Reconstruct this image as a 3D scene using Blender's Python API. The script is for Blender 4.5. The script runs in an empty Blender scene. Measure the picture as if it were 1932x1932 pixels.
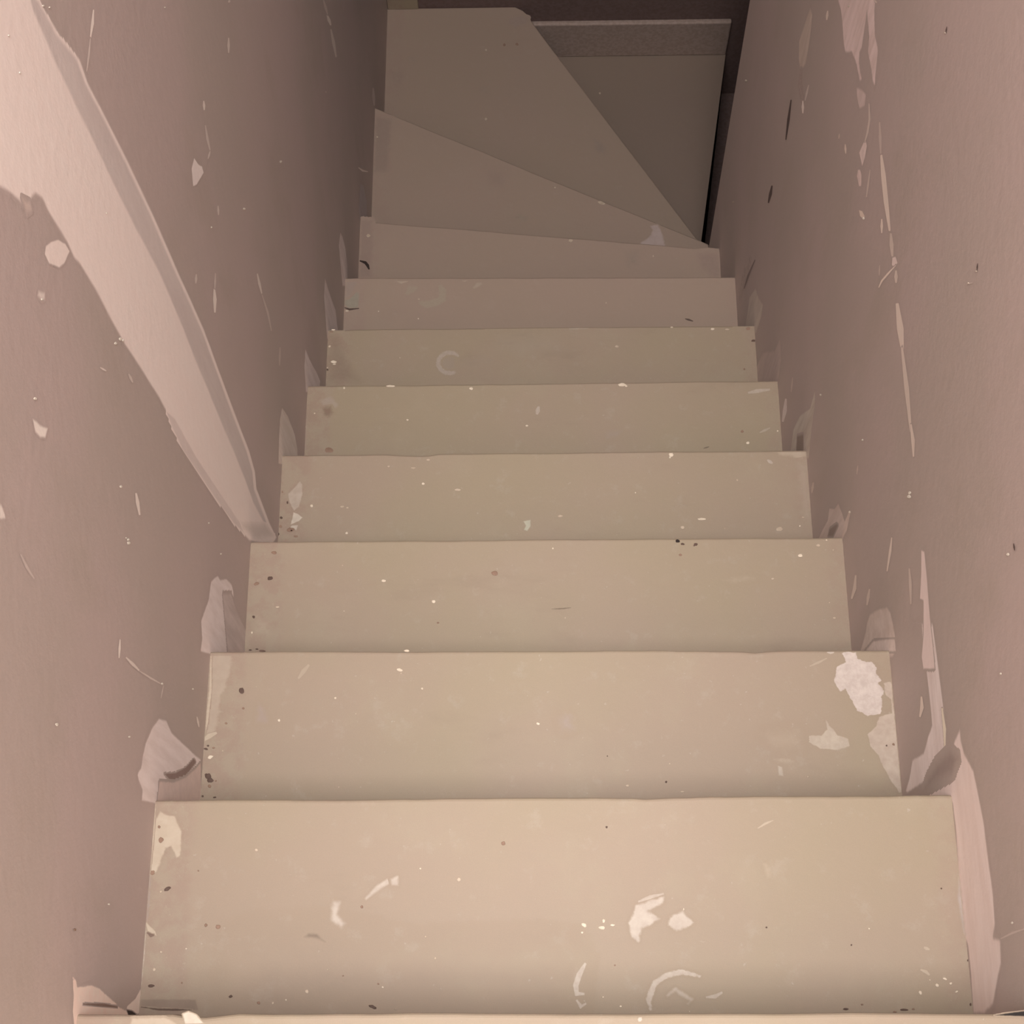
import bpy, bmesh, math, random
from mathutils import Vector, Matrix, noise as mnoise

random.seed(7)
S = bpy.context.scene
COL = S.collection

# ---------------------------------------------------------------- camera
CAM = Vector((-0.01567, -0.02129, 1.30034))
YAW, PITCH, ROLL, FPX = -0.04385, 1.22711, -0.04937, 2800.0
fwd = Vector((math.sin(YAW)*math.cos(PITCH), math.cos(YAW)*math.cos(PITCH), -math.sin(PITCH)))
rt0 = Vector((math.cos(YAW), -math.sin(YAW), 0.0))
up0 = rt0.cross(fwd)
RT = math.cos(ROLL)*rt0 + math.sin(ROLL)*up0
UP = -math.sin(ROLL)*rt0 + math.cos(ROLL)*up0
cd = bpy.data.cameras.new('camera')
cam = bpy.data.objects.new('camera', cd)
COL.objects.link(cam)
m3 = Matrix((RT, UP, -fwd)).transposed()
cam.matrix_world = Matrix.Translation(CAM) @ m3.to_4x4()
cd.sensor_fit = 'HORIZONTAL'
cd.sensor_width = 36.0
cd.lens = 36.0*FPX/1932.0
cd.clip_start = 0.02
S.camera = cam

# ---------------------------------------------------------------- world, lamp, exposure
w = bpy.data.worlds.new('world')
S.world = w
w.use_nodes = True
w.node_tree.nodes['Background'].inputs[0].default_value = (1.0, 0.86, 0.76, 1)
w.node_tree.nodes['Background'].inputs[1].default_value = 0.02

# unseen bulb high over the landing, plus an added broad fill for the walls
ld = bpy.data.lights.new('ceiling_bulb', 'POINT')
ld.energy = 155.0
ld.color = (1.0, 0.975, 0.925)
ld.shadow_soft_size = 0.22
lo = bpy.data.objects.new('ceiling_bulb', ld)
lo.location = (0.0, -0.60, 3.00)
COL.objects.link(lo)
ad = bpy.data.lights.new('wall_fill_light', 'AREA')
ad.shape = 'RECTANGLE'; ad.size = 2.2; ad.size_y = 1.0
ad.energy = 162.0
ad.color = (1.0, 0.98, 0.94)
ao = bpy.data.objects.new('wall_fill_light', ad)
ao.location = (0.0, 0.05, 3.18)
COL.objects.link(ao)

S.view_settings.view_transform = 'Standard'
S.view_settings.look = 'None'
S.view_settings.gamma = 1.0
S.view_settings.exposure = 0.0
S.view_settings.use_curve_mapping = False

# ---------------------------------------------------------------- dimensions
RISE = 0.20121
HW = 0.40                       # half the stair width
FAR = 2.612                     # far wall
def lv(k): return -RISE*k

# nosing lines: y at left wall, y at right wall
NOS = [(0.002, 0.0), (0.210, 0.211), (0.415, 0.412), (0.620, 0.620), (0.827, 0.828),
       (1.035, 1.037), (1.243, 1.243), (1.462, 1.455), (1.717, 1.632)]

# ---------------------------------------------------------------- picture to surface
def ray(x, y): return fwd*FPX + RT*(x-966) - UP*(y-966)
def on_z(x, y, z):
    d = ray(x, y); t = (z-CAM.z)/d.z; return CAM + d*t
def on_x(x, y, X):
    d = ray(x, y); t = (X-CAM.x)/d.x; return CAM + d*t
def on_y(x, y, Y):
    d = ray(x, y); t = (Y-CAM.y)/d.y; return CAM + d*t

# ---------------------------------------------------------------- materials
def srgb(r, g, b):
    f = lambda c: (c/255/12.92) if c/255 <= 0.04045 else ((c/255+0.055)/1.055)**2.4
    r, g, b = f(r), f(g), f(b)
    m = .3*r + .6*g + .1*b
    return (m+(r-m)*SAT, m+(g-m)*SAT, m+(b-m)*SAT, 1)
SAT = .66

def N(nt, t, **kw):
    n = nt.nodes.new(t)
    for k, v in kw.items(): setattr(n, k, v)
    return n

def mixc(nt, fac, a, b):
    n = N(nt, 'ShaderNodeMix', data_type='RGBA')
    for s, v in ((0, fac), (6, a), (7, b)):
        if isinstance(v, (tuple, float, int)): n.inputs[s].default_value = v
        else: nt.links.new(v, n.inputs[s])
    return n.outputs[2]

def math_(nt, op, a, b=None, c=None, clamp=False):
    n = N(nt, 'ShaderNodeMath', operation=op, use_clamp=clamp)
    for i, v in enumerate((a, b, c)):
        if v is None: continue
        if isinstance(v, (float, int)): n.inputs[i].default_value = v
        else: nt.links.new(v, n.inputs[i])
    return n.outputs[0]

def rng(nt, v, a, b, c=0.0, d=1.0):
    n = N(nt, 'ShaderNodeMapRange', interpolation_type='SMOOTHSTEP')
    nt.links.new(v, n.inputs[0])
    for i, q in enumerate((a, b, c, d)): n.inputs[i+1].default_value = q
    return n.outputs[0]

def nz(nt, vec, scale, detail=3.0, rough=0.5, stretch=None):
    if stretch:
        m = N(nt, 'ShaderNodeMapping'); nt.links.new(vec, m.inputs[0])
        m.inputs['Scale'].default_value = stretch; vec = m.outputs[0]
    n = N(nt, 'ShaderNodeTexNoise')
    n.inputs['Scale'].default_value = scale
    n.inputs['Detail'].default_value = detail
    n.inputs['Roughness'].default_value = rough
    nt.links.new(vec, n.inputs['Vector'])
    return n.outputs[0]

def host_wall(nt, pos):
    c = mixc(nt, rng(nt, nz(nt, pos, 2.6, 4), .38, .62), srgb(195, 172, 161), srgb(201, 174, 166))
    c = mixc(nt, rng(nt, nz(nt, pos, 9, 5, .6, (1, 1, .5)), .5, .75, 0, .5), c, srgb(187, 165, 149))
    c = mixc(nt, rng(nt, nz(nt, pos, 55, 3, .6, (1, 1, .18)), .66, .8, 0, .28), c, srgb(218, 195, 184))
    c = mixc(nt, rng(nt, nz(nt, pos, 900, 1), .2, .8, 0, .10), c, srgb(140, 116, 104))
    h = nz(nt, pos, 60, 4, .6)
    return c, h

TG = .445                        # the treads' paint is darker than the fresh white of the first guess
def tcol(r, g, b, k=None):
    c = srgb(r, g, b); k = TG if k is None else k
    return (c[0]*k, c[1]*k, c[2]*k, 1)

def host_tread(nt, pos):
    c = mixc(nt, rng(nt, nz(nt, pos, 3.2, 4), .36, .64), tcol(208, 181, 139), tcol(211, 179, 146))
    c = mixc(nt, rng(nt, nz(nt, pos, 11, 5, .62), .5, .72, 0, .45), c, tcol(214, 189, 150))
    c = mixc(nt, rng(nt, nz(nt, pos, 17, 4, .6, (.35, 1, 1)), .58, .78, 0, .4), c, tcol(191, 160, 128))
    c = mixc(nt, rng(nt, nz(nt, pos, 38, 5, .7), .56, .72, 0, .28), c, tcol(226, 206, 180))
    c = mixc(nt, rng(nt, nz(nt, pos, 150, 2, .6), .72, .78, 0, .5), c, tcol(236, 218, 196))
    sp = N(nt, 'ShaderNodeSeparateXYZ'); nt.links.new(pos, sp.inputs[0])
    nn = nz(nt, pos, 24, 3, .6)
    sh = math_(nt, 'MULTIPLY_ADD', nn, .03, sp.outputs[0])
    left = rng(nt, sh, -.334, -.350, 0, .75)
    right = rng(nt, math_(nt, 'MULTIPLY_ADD', nn, -.03, sp.outputs[0]), .352, .372, 0, .40)
    ends = math_(nt, 'MAXIMUM', left, right)
    ec = mixc(nt, rng(nt, nz(nt, pos, 40, 4, .7), .4, .62), tcol(206, 167, 139), tcol(210, 182, 148))
    ec = mixc(nt, rng(nt, nz(nt, pos, 180, 2, .7), .64, .72, 0, .5), ec, tcol(226, 200, 168))
    c = mixc(nt, ends, c, ec)
    c = mixc(nt, rng(nt, nz(nt, pos, 900, 1), .2, .8, 0, .08), c, tcol(150, 126, 106))
    h = nz(nt, pos, 45, 4, .6)
    return c, h

def finish(nt, col, height, rough, dist, strength=.25):
    b = nt.nodes['Principled BSDF']
    if isinstance(col, tuple): b.inputs['Base Color'].default_value = col
    else: nt.links.new(col, b.inputs['Base Color'])
    b.inputs['Roughness'].default_value = rough
    b.inputs['Specular IOR Level'].default_value = .28
    if height is not None:
        bp = N(nt, 'ShaderNodeBump')
        bp.inputs['Strength'].default_value = strength
        bp.inputs['Distance'].default_value = dist
        nt.links.new(height, bp.inputs['Height'])
        nt.links.new(bp.outputs[0], b.inputs['Normal'])

def newmat(name):
    m = bpy.data.materials.new(name); m.use_nodes = True
    return m, m.node_tree

def host_pink(nt, pos):
    c, h = host_tread(nt, pos)
    return mixc(nt, .6, c, tcol(218, 178, 158)), h
def host_strip(nt, pos):
    c, h = host_wall(nt, pos)
    q = srgb(236, 214, 204)
    k = .93/q[0]
    return mixc(nt, 1.0, c, (q[0]*k, q[1]*k, q[2]*k, 1)), h
HOSTS = {'wall': host_wall, 'tread': host_tread, 'pink': host_pink, 'strip': host_strip}
def host_mat(kind):
    m, nt = newmat(kind+'_paint')
    g = N(nt, 'ShaderNodeNewGeometry')
    c, h = HOSTS[kind](nt, g.outputs['Position'])
    finish(nt, c, h, .6, .004, .12)
    return m
MW, MT, MP = host_mat('wall'), host_mat('tread'), host_mat('pink')

_pm = {}
def patch_mat(kind, rgb, rgb2, opac, feather, amp, scale, streak):
    """filler or bare colour laid over the host paint; 'sd' = distance in from the outline"""
    key = (kind, rgb, rgb2, opac, feather, amp, scale, streak)
    if key in _pm: return _pm[key]
    m, nt = newmat('mark_on_'+kind)
    g = N(nt, 'ShaderNodeNewGeometry'); pos = g.outputs['Position']
    hc, hh = HOSTS[kind](nt, pos)
    a = N(nt, 'ShaderNodeAttribute', attribute_name='sd')
    st = (1, 1, .15) if streak == 'z' else ((1, .2, 1) if streak == 'y' else None)
    n1 = nz(nt, pos, scale, 4, .65, st)
    d = math_(nt, 'ADD', a.outputs['Fac'], math_(nt, 'MULTIPLY', math_(nt, 'SUBTRACT', n1, .5), amp*2))
    f = rng(nt, d, -feather*.5, feather, 0, opac)
    n2 = nz(nt, pos, scale*.8, 4, .6, st)
    def lift(q):
        t = sum(q)
        if kind in ('tread', 'pink'): return tcol(*q, TG*(1.24 if t > 640 else 1.14 if t > 590 else 1.10 if t > 500 else 1.02))
        c = srgb(*q); k = 1.12 if kind == 'strip' else 1.6 if t > 440 else 1.1
        k = min(k, .93/max(c[:3]))
        return (c[0]*k, c[1]*k, c[2]*k, 1)
    fc = mixc(nt, rng(nt, n2, .25, .75), lift(rgb), lift(rgb2))
    finish(nt, mixc(nt, f, hc, fc), hh, .66, .004, .12)
    _pm[key] = m
    return m

def flat_mat(name, rgb, rough=.7):
    m, nt = newmat(name)
    g = N(nt, 'ShaderNodeNewGeometry')
    n = nz(nt, g.outputs['Position'], 120, 3)
    r, gg, b = rgb
    c = mixc(nt, rng(nt, n, .35, .65), srgb(r, gg, b), srgb(int(r*.93), int(gg*.92), int(b*.9)))
    finish(nt, c, n, rough, .0005)
    return m
M_WHITE = flat_mat('pale_plaster_fleck', (250, 240, 222))
M_FAINT = flat_mat('faint_fleck', (226, 206, 184))
M_HOLE = flat_mat('nail_hole_dark', (92, 66, 54))
M_BLACK = flat_mat('near_black_speck', (40, 26, 24))  # near-black for a dark speck on a tread
M_RUST = flat_mat('rusty_brown', (168, 128, 100))
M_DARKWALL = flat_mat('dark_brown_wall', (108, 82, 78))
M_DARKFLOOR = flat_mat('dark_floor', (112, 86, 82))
M_WHITE_T = flat_mat('pale_fleck_on_step', (208, 188, 162)); M_FAINT_T = flat_mat('faint_fleck_on_step', (182, 158, 132))
M_RUST_T = flat_mat('brown_spot_on_step', (140, 104, 80))
M_RAW = flat_mat('raw_board_edge', (205, 182, 152))
M_SKIRT = flat_mat('old_skirting_paint', (158, 132, 120))

# ---------------------------------------------------------------- mesh helpers
def link(name, bm, mat, parent=None, smooth=False):
    me = bpy.data.meshes.new(name)
    bmesh.ops.recalc_face_normals(bm, faces=bm.faces[:])
    bm.to_mesh(me); bm.free()
    me.materials.append(mat)
    if smooth:
        for p in me.polygons: p.use_smooth = True
    o = bpy.data.objects.new(name, me)
    COL.objects.link(o)
    if parent: o.parent = parent
    return o

def prism(bm, pts, z0, z1):
    lo_ = [bm.verts.new((p[0], p[1], z0)) for p in pts]
    hi = [bm.verts.new((p[0], p[1], z1)) for p in pts]
    n = len(pts)
    bm.faces.new(lo_[::-1]); bm.faces.new(hi)
    for i in range(n):
        bm.faces.new((lo_[i], lo_[(i+1) % n], hi[(i+1) % n], hi[i]))

def box(bm, x0, x1, y0, y1, z0, z1):
    prism(bm, [(x0, y0), (x1, y0), (x1, y1), (x0, y1)], z0, z1)

def bevel(o, wd=.004, seg=3):
    b = o.modifiers.new('soft edge', 'BEVEL'); b.width = wd; b.segments = seg
    b.limit_method = 'ANGLE'; b.angle_limit = math.radians(50)
    return o

def wobble(a, b, n, amp, seed, chips=()):
    """a worn edge from a to b"""
    out = []
    for i in range(n+1):
        t = i/n
        d = mnoise.noise(Vector((t*7, seed*3.7, 0)))*amp + mnoise.noise(Vector((t*28, seed*5.1, 3)))*amp*.45
        for (c, wd, dp) in chips:
            u = abs(t-c)/wd
            if u < 1: d -= dp*(1-u*u)
        if i in (0, n): d *= .3
        out.append((a[0]+(b[0]-a[0])*t, a[1]+(b[1]-a[1])*t + d))
    return out

def tagtop(o, label=None, cat=None, kind=None, group=None):
    if label: o['label'] = label
    if cat: o['category'] = cat
    if kind: o['kind'] = kind
    if group: o['group'] = group
    return o

# ---------------------------------------------------------------- the room shell
def structure(name, bm, mat, label):
    o = link(name, bm, mat)
    o['kind'] = 'structure'; o['label'] = label
    return o

WTOP = 0.9  # wall tops cut low, out of view, so hall light reaches the walls
# left wall: one long plane beside the flight, down to the turn
bm = bmesh.new(); box(bm, -HW-.1, -HW, -1.2, FAR, -3.0, WTOP)
wall_left = structure('wall_left', bm, MW, 'scuffed pinkish beige wall on the left with a broad pale plaster strip')

# right wall: ends at the turn with a slightly leaning corner
bm = bmesh.new()
prof = [(-1.2, -3.0), (1.705, -3.0), (1.737, -1.77), (1.833, -1.0), (1.84, -.3), (1.84, WTOP), (-1.2, WTOP)]
va = [bm.verts.new((HW, y, z)) for y, z in prof]
vb = [bm.verts.new((HW+.1, y, z)) for y, z in prof]
bm.faces.new(va); bm.faces.new(vb[::-1])
for i in range(len(prof)):
    j = (i+1) % len(prof); bm.faces.new((va[i], va[j], vb[j], vb[i]))
wall_right = structure('wall_right', bm, MW, 'scuffed pinkish beige wall on the right with a long plastered board joint')

bm = bmesh.new(); box(bm, -1.7, 1.9, FAR, FAR+.1, -3.0, 3.3)
wall_far = structure('wall_far', bm, M_DARKWALL, 'dark brown wall at the foot of the stairs where they turn right')  # far wall in an even dark brown
bm = bmesh.new(); box(bm, -1.7, 1.9, -1.3, -1.2, -.3, 3.3)
wall_back = structure('wall_back', bm, MW, 'wall behind the upper landing')
bm = bmesh.new(); box(bm, HW+.1, 1.9, 1.74, 1.84, -3.0, -.31)
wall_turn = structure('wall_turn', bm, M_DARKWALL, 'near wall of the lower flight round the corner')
bm = bmesh.new(); box(bm, 1.9, 2.0, -1.3, FAR+.1, -3.0, 3.3)
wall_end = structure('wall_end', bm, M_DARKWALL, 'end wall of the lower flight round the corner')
bm = bmesh.new(); box(bm, -1.8, 2.0, -1.3, FAR+.1, 3.3, 3.4)
ceiling = structure('ceiling', bm, MW, 'ceiling over the stairwell')
# soffit over the lower flight, right of the corner
bm = bmesh.new(); box(bm, HW, 1.9, 1.84, FAR, -.30, -.2)
soffit = structure('ceiling_lower', bm, MW, 'low ceiling over the flight round the corner')

# unseen upper hall, added so broad light spills onto the stair walls
bm = bmesh.new(); box(bm, -1.8, -1.7, -1.3, FAR+.1, -.3, 3.3)
structure('wall_hall_added', bm, MW, 'added wall of the unseen upper hall left of the stairwell')
bm = bmesh.new(); box(bm, -1.7, -HW-.1, -1.2, FAR, -.1, 0.0)
structure('floor_left_added', bm, MW, 'added floor of the unseen upper hall left of the stairwell')
bm = bmesh.new(); box(bm, HW+.1, 1.9, -1.2, FAR, -.1, 0.0)
structure('floor_right_added', bm, MW, 'added floor of the unseen upper hall right of the stairwell')

bm = bmesh.new(); box(bm, -HW, HW, 2.0, FAR, -.1, 0.0)  # unseen slab, added to dim the lowest steps
structure('floor_shade_slab', bm, MW, 'unseen slab added to shade the foot of the stairs')

# lower passage floor
bm = bmesh.new(); box(bm, HW+.02, 1.9, 1.84, FAR, -3.0, lv(12))
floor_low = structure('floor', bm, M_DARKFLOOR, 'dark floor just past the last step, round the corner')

# skirting on the far wall above the lowest winder, and a boxed post in the far left corner
bm = bmesh.new(); box(bm, -.06, .535, FAR-.016, FAR-.0005, lv(11)+.001, lv(11)+.142)
sk = bevel(structure('baseboard_far', bm, M_SKIRT, 'low dull skirting board on the dark far wall above the last step'), .004, 2)
bm = bmesh.new(); box(bm, -HW+.001, -.316, FAR-.006, FAR-.0005, lv(10)+.001, lv(10)+1.0)
post = bevel(structure('trim_1', bm, MT, 'narrow pale strip in the far left corner above the largest winder step'), .002, 2)

# upper landing
bm = bmesh.new()
front = wobble((-HW-.005, .002), (HW+.04, 0.0), 60, .0012, 11, ((.13, .03, .0025),))
prism(bm, [(HW+.04, -1.2), (-HW-.005, -1.2)] + front, -.028, 0.0)
landing = bevel(structure('floor_landing', bm, MT, 'edge of the upper landing at the very bottom of the picture'), .0035, 3)
bm = bmesh.new(); box(bm, -HW, HW, -1.2, -.10, -.3, -.03)
structure('floor_joist_deck', bm, M_DARKFLOOR, 'deck under the upper landing').name = 'floor_under_landing'

# ---------------------------------------------------------------- the staircase
stair = bpy.data.objects.new('staircase', None)
COL.objects.link(stair)
tagtop(stair, 'painted beige wooden staircase going down between two walls and winding right at its foot', 'staircase')
X0, X1 = -HW-.005, HW+.005
treads = {}
chips = {1: ((.62, .02, .0015),), 2: ((.80, .02, .002),), 4: ((.25, .05, .0025), (.28, .02, .001)), 6: ((.02, .04, .002),)}
for k in range(1, 9):
    yl, yr = NOS[k]; pl, pr = NOS[k-1]
    bm = bmesh.new()
    front = wobble((X0, yl), (X1, yr), 60, .0012, k, chips.get(k, ()))
    prism(bm, [(X1, pr-.035), (X0, pl-.035)] + front, lv(k)-.026, lv(k))
    t = bevel(link('tread', bm, MT, stair), .0035, 3)
    treads[k] = t
    treads[k]['label'] = ['straight beige tread', 'slightly tapering tread at the start of the turn'][k == 8]
# winders
PIV = (HW, 1.80)
def winder(k, pts):
    bm = bmesh.new(); prism(bm, pts, lv(k)-.026, lv(k))
    t = bevel(link('winder_tread', bm, MT, stair), .0035, 3); treads[k] = t; return t
yl8, yr8 = NOS[8]
n9 = wobble((X0, 2.158), (X1, 1.762), 50, .0012, 21)
winder(9, [(X1, yr8-.035), (X0, yl8-.035)] + n9)['label'] = 'wedge shaped winder step, the middle one of the turn'
n10 = [(-.055, FAR-.0008), (-.035, 2.600), (-.016, 2.578), (-.012, 2.566), (.003, 2.540)]
n10 += wobble((.010, 2.527), (.435, 1.842), 40, .0012, 23)[1:]
winder(10, [(X1, 1.730), (X0, 2.125), (X0, FAR-.0008)] + n10 + [(.43, 1.80), (HW+.001, 1.77)])['label'] = 'largest wedge shaped winder step in the far left corner'
winder(11, [(.41, 1.82), (.39, 1.86), (-.075, FAR-.0008), (.537, FAR-.0008), (.441, 2.0), (.414, 1.845), (.42, 1.842)][1:])['label'] = 'darker lowest winder step against the far wall'
for q_ in (7, 8, 9, 10): treads[q_].data.materials[0] = MP
wm = MP.copy(); wm.name = 'darker_tread_paint'
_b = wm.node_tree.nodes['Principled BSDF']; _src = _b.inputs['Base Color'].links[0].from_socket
wm.node_tree.links.new(mixc(wm.node_tree, .3, _src, tcol(110, 92, 82)), _b.inputs['Base Color'])  # lowest winder's paint mixed darker than its neighbours
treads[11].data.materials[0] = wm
# risers
def riser(a, b, ztop, zbot, bk=.018):
    ax, ay = a; bx, by = b
    d = Vector((bx-ax, by-ay)).normalized(); n = Vector((-d.y, d.x))  # towards the flight
    q = [(ax-n.x*.016, ay-n.y*.016), (bx-n.x*.016, by-n.y*.016), (bx-n.x*.034, by-n.y*.034), (ax-n.x*.034, ay-n.y*.034)]
    q = [(min(max(x, X0), .60), min(y, FAR-.001)) for x, y in q]
    bm = bmesh.new(); prism(bm, q, zbot, ztop); return link('riser', bm, MT, stair)
for k in range(0, 9):
    riser((X0, NOS[k][0]), (X1, NOS[k][1]), lv(k)-.0265 - (.002 if k == 0 else 0), lv(k+1)+.0003)
riser((X0, 2.158), (X1, 1.762), lv(9)-.0265, lv(10)+.0003)
riser((-.055, FAR-.02), (.425, 1.855), lv(10)-.0265, lv(11)+.0003)
riser((.535, FAR-.02), (.44, 1.99), lv(11)-.0265, lv(12)+.0003)

# ---------------------------------------------------------------- marks laid on the surfaces
# a surface gives: 3-D point from picture point, (u,v) axes, outward normal
class Surf:
    def __init__(s, kind, host, plane, val):
        s.kind, s.host, s.plane, s.val = kind, host, plane, val
        s.vmax = 99.0
    def p(s, x, y):
        return (on_z if s.plane == 'z' else on_x if s.plane == 'x' else on_y)(x, y, s.val)
    def uv(s, P):
        return (P.x, P.y) if s.plane == 'z' else (P.y, P.z) if s.plane == 'x' else (P.x, P.z)
    def back(s, u, v, off):
        if s.plane == 'z': return (u, v, s.val+off)
        if s.plane == 'x': return (s.val + (off if s.val < 0 else -off), u, v)
        return (u, s.val-off, v)
LW = Surf('wall', wall_left, 'x', -HW)
RW = Surf('wall', wall_right, 'x', HW)
TR = {k: Surf('pink' if k > 6 else 'tread', treads[k], 'z', lv(k)) for k in treads}
TR[0] = Surf('tread', landing, 'z', 0.0)
for _k in range(1, 8): TR[_k].vmax = min(NOS[_k])-.0022

def clip(poly, f):
    out = []
    for i in range(len(poly)):
        a, b = poly[i], poly[(i+1) % len(poly)]
        fa, fb = f(a), f(b)
        if fa >= 0: out.append(a)
        if (fa >= 0) != (fb >= 0):
            t = fa/(fa-fb); out.append((a[0]+(b[0]-a[0])*t, a[1]+(b[1]-a[1])*t))
    return out

def sdist(px, py, poly):
    ins = False; best = 1e9; n = len(poly)
    for i in range(n):
        ax, ay = poly[i]; bx, by = poly[(i+1) % n]
        if (ay > py) != (by > py) and px < (bx-ax)*(py-ay)/(by-ay)+ax: ins = not ins
        dx, dy = bx-ax, by-ay; L = dx*dx+dy*dy
        t = 0 if L < 1e-14 else max(0, min(1, ((px-ax)*dx+(py-ay)*dy)/L))
        d = math.hypot(px-ax-dx*t, py-ay-dy*t)
        if d < best: best = d
    return best if ins else -best

WHT = ((222, 204, 192), (206, 186, 176))
layer = {}
def mark(surf, pts, name='filler_patch', col=WHT, opac=1.0, feather=.0022, amp=.002, scale=120,
         streak=None, label=None, xmax=None, off=None, limit=None, cells=34, over=None):
    uv = [surf.uv(surf.p(x, y)) for x, y in pts]
    if surf.plane == 'z':
        uv = clip(uv, lambda a: a[0]-(-HW+.0005)); uv = clip(uv, lambda a: (HW-.0005)-a[0])
    if limit: uv = clip(uv, limit)
    if len(uv) < 3: return None
    # oriented frame from the longest chord
    bi, bj, bd = 0, 1, -1
    for i in range(len(uv)):
        for j in range(i):
            d = (uv[i][0]-uv[j][0])**2 + (uv[i][1]-uv[j][1])**2
            if d > bd: bi, bj, bd = i, j, d
    ax = (uv[bi][0]-uv[bj][0], uv[bi][1]-uv[bj][1]); L = math.hypot(*ax); ax = (ax[0]/L, ax[1]/L); ay = (-ax[1], ax[0])
    loc = [(u*ax[0]+v*ax[1], u*ay[0]+v*ay[1]) for u, v in uv]
    mg = (feather*.5 + amp*.6) if over is None else 0.0
    a0 = min(p[0] for p in loc)-mg; a1 = max(p[0] for p in loc)+mg
    b0 = min(p[1] for p in loc)-mg; b1 = max(p[1] for p in loc)+mg
    na = cells*2; nb = max(6, min(cells*2, int((b1-b0)/(a1-a0)*na*1.6)))
    if surf.plane == 'z' and name != 'scratch': amp *= 1.6
    n = layer.get(id(surf), 0)+1; layer[id(surf)] = n
    o_ = off if off is not None else .00012 + .000004*n
    val = {}; bm = bmesh.new(); lay = bm.verts.layers.float.new('sd'); vs = {}
    for i in range(na+1):
        for j in range(nb+1):
            p = (a0+(a1-a0)*i/na, b0+(b1-b0)*j/nb); val[i, j] = (p, sdist(p[0], p[1], loc))
    def vert(i, j):
        if (i, j) not in vs:
            p, d = val[i, j]
            u = p[0]*ax[0]+p[1]*ay[0]; v = p[0]*ax[1]+p[1]*ay[1]
            if surf.plane == 'z': u = max(-HW+.0004, min(HW-.0004, u)) if limit is None else u
            if surf.plane == 'z': v = min(v, surf.vmax)
            q = bm.verts.new(surf.back(u, v, o_)); q[lay] = d; vs[i, j] = q
        return vs[i, j]
    for i in range(na):
        for j in range(nb):
            if max(val[i, j][1], val[i+1, j][1], val[i, j+1][1], val[i+1, j+1][1]) > -mg:
                bm.faces.new((vert(i, j), vert(i+1, j), vert(i+1, j+1), vert(i, j+1)))
    mat = patch_mat(over or surf.kind, col[0], col[1], opac, feather, amp, scale, streak)
    me = bpy.data.meshes.new(name); bm.to_mesh(me); bm.free()
    me.materials.append(mat)
    o = bpy.data.objects.new(name, me); COL.objects.link(o); o.parent = surf.host
    # face outwards
    nrm = me.polygons[0].normal
    want = Vector((0, 0, 1)) if surf.plane == 'z' else Vector((1 if surf.val < 0 else -1, 0, 0)) if surf.plane == 'x' else Vector((0, -1, 0))
    if nrm.dot(want) < 0: me.flip_normals()
    if label: o['label'] = label
    return o

def stroke(surf, pts, w0, **kw):
    """a tapering line through picture points, w0 wide (picture px) in the middle"""
    n = len(pts); L = []; Rr = []
    for i, (x, y) in enumerate(pts):
        a = pts[max(0, i-1)]; b = pts[min(n-1, i+1)]
        dx, dy = b[0]-a[0], b[1]-a[1]; l = math.hypot(dx, dy) or 1
        ww = w0*(.5 if 0 < i < n-1 else .22)
        L.append((x-dy/l*ww, y+dx/l*ww)); Rr.append((x+dy/l*ww, y-dx/l*ww))
    if n == 2:
        m = ((pts[0][0]+pts[1][0])/2, (pts[0][1]+pts[1][1])/2)
        return stroke(surf, [pts[0], m, pts[1]], w0, **kw)
    kw.setdefault('name', 'scratch'); kw.setdefault('feather', .0006); kw.setdefault('amp', .0004)
    kw.setdefault('scale', 260); kw.setdefault('cells', 22)
    return mark(surf, L+Rr[::-1], **kw)

class Flecks:
    """tiny chips and specks too small and many to name one by one: one object per surface and colour"""
    def __init__(s): s.d = {}
    def add(s, surf, mat, x, y, r, ex=1.0, ang=0.0):
        if surf.plane == 'z': mat = {M_WHITE: M_WHITE_T, M_FAINT: M_FAINT_T, M_RUST: M_RUST_T}.get(mat, mat)
        s.d.setdefault((id(surf), mat.name), (surf, mat, []))[2].append((x, y, r, ex, ang))
    def build(s):
        for (sid, mn), (surf, mat, L) in s.d.items():
            bm = bmesh.new()
            for (x, y, r, ex, ang) in L:
                n = 11; ring = []
                c = surf.uv(surf.p(x, y))
                ph = random.random()*9
                for i in range(n):
                    t = i/n*math.tau
                    rr = r*(1+.38*mnoise.noise(Vector((math.cos(t)*1.3+ph, math.sin(t)*1.3, ph*2))))
                    dx, dy = math.cos(t)*rr*ex, math.sin(t)*rr
                    qx = x+dx*math.cos(ang)-dy*math.sin(ang); qy = y+dx*math.sin(ang)+dy*math.cos(ang)
                    ring.append(surf.uv(surf.p(qx, qy)))
                if surf.plane == 'z': ring = [(max(-HW+.0004, min(HW-.0004, u)), v) for u, v in ring]
                o1, o2 = .0006, .0010
                a = [bm.verts.new(surf.back(u, v, o1)) for u, v in ring]
                b = [bm.verts.new(surf.back(c[0]+(u-c[0])*.7, c[1]+(v-c[1])*.7, o2)) for u, v in ring]
                for i in range(n):
                    bm.faces.new((a[i], a[(i+1) % n], b[(i+1) % n], b[i]))
                bm.faces.new(b)
            nm = {'pale_plaster_fleck': 'plaster_flecks', 'faint_fleck': 'paint_specks', 'nail_hole_dark': 'nail_holes',
                  'near_black_speck': 'dark_specks', 'rusty_brown': 'rust_spots',
                  'pale_fleck_on_step': 'plaster_flecks', 'faint_fleck_on_step': 'paint_specks', 'brown_spot_on_step': 'rust_spots'}[mn]
            o = link(nm, bm, mat, surf.host)
            o['kind'] = 'stuff'
FL = Flecks()

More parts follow.
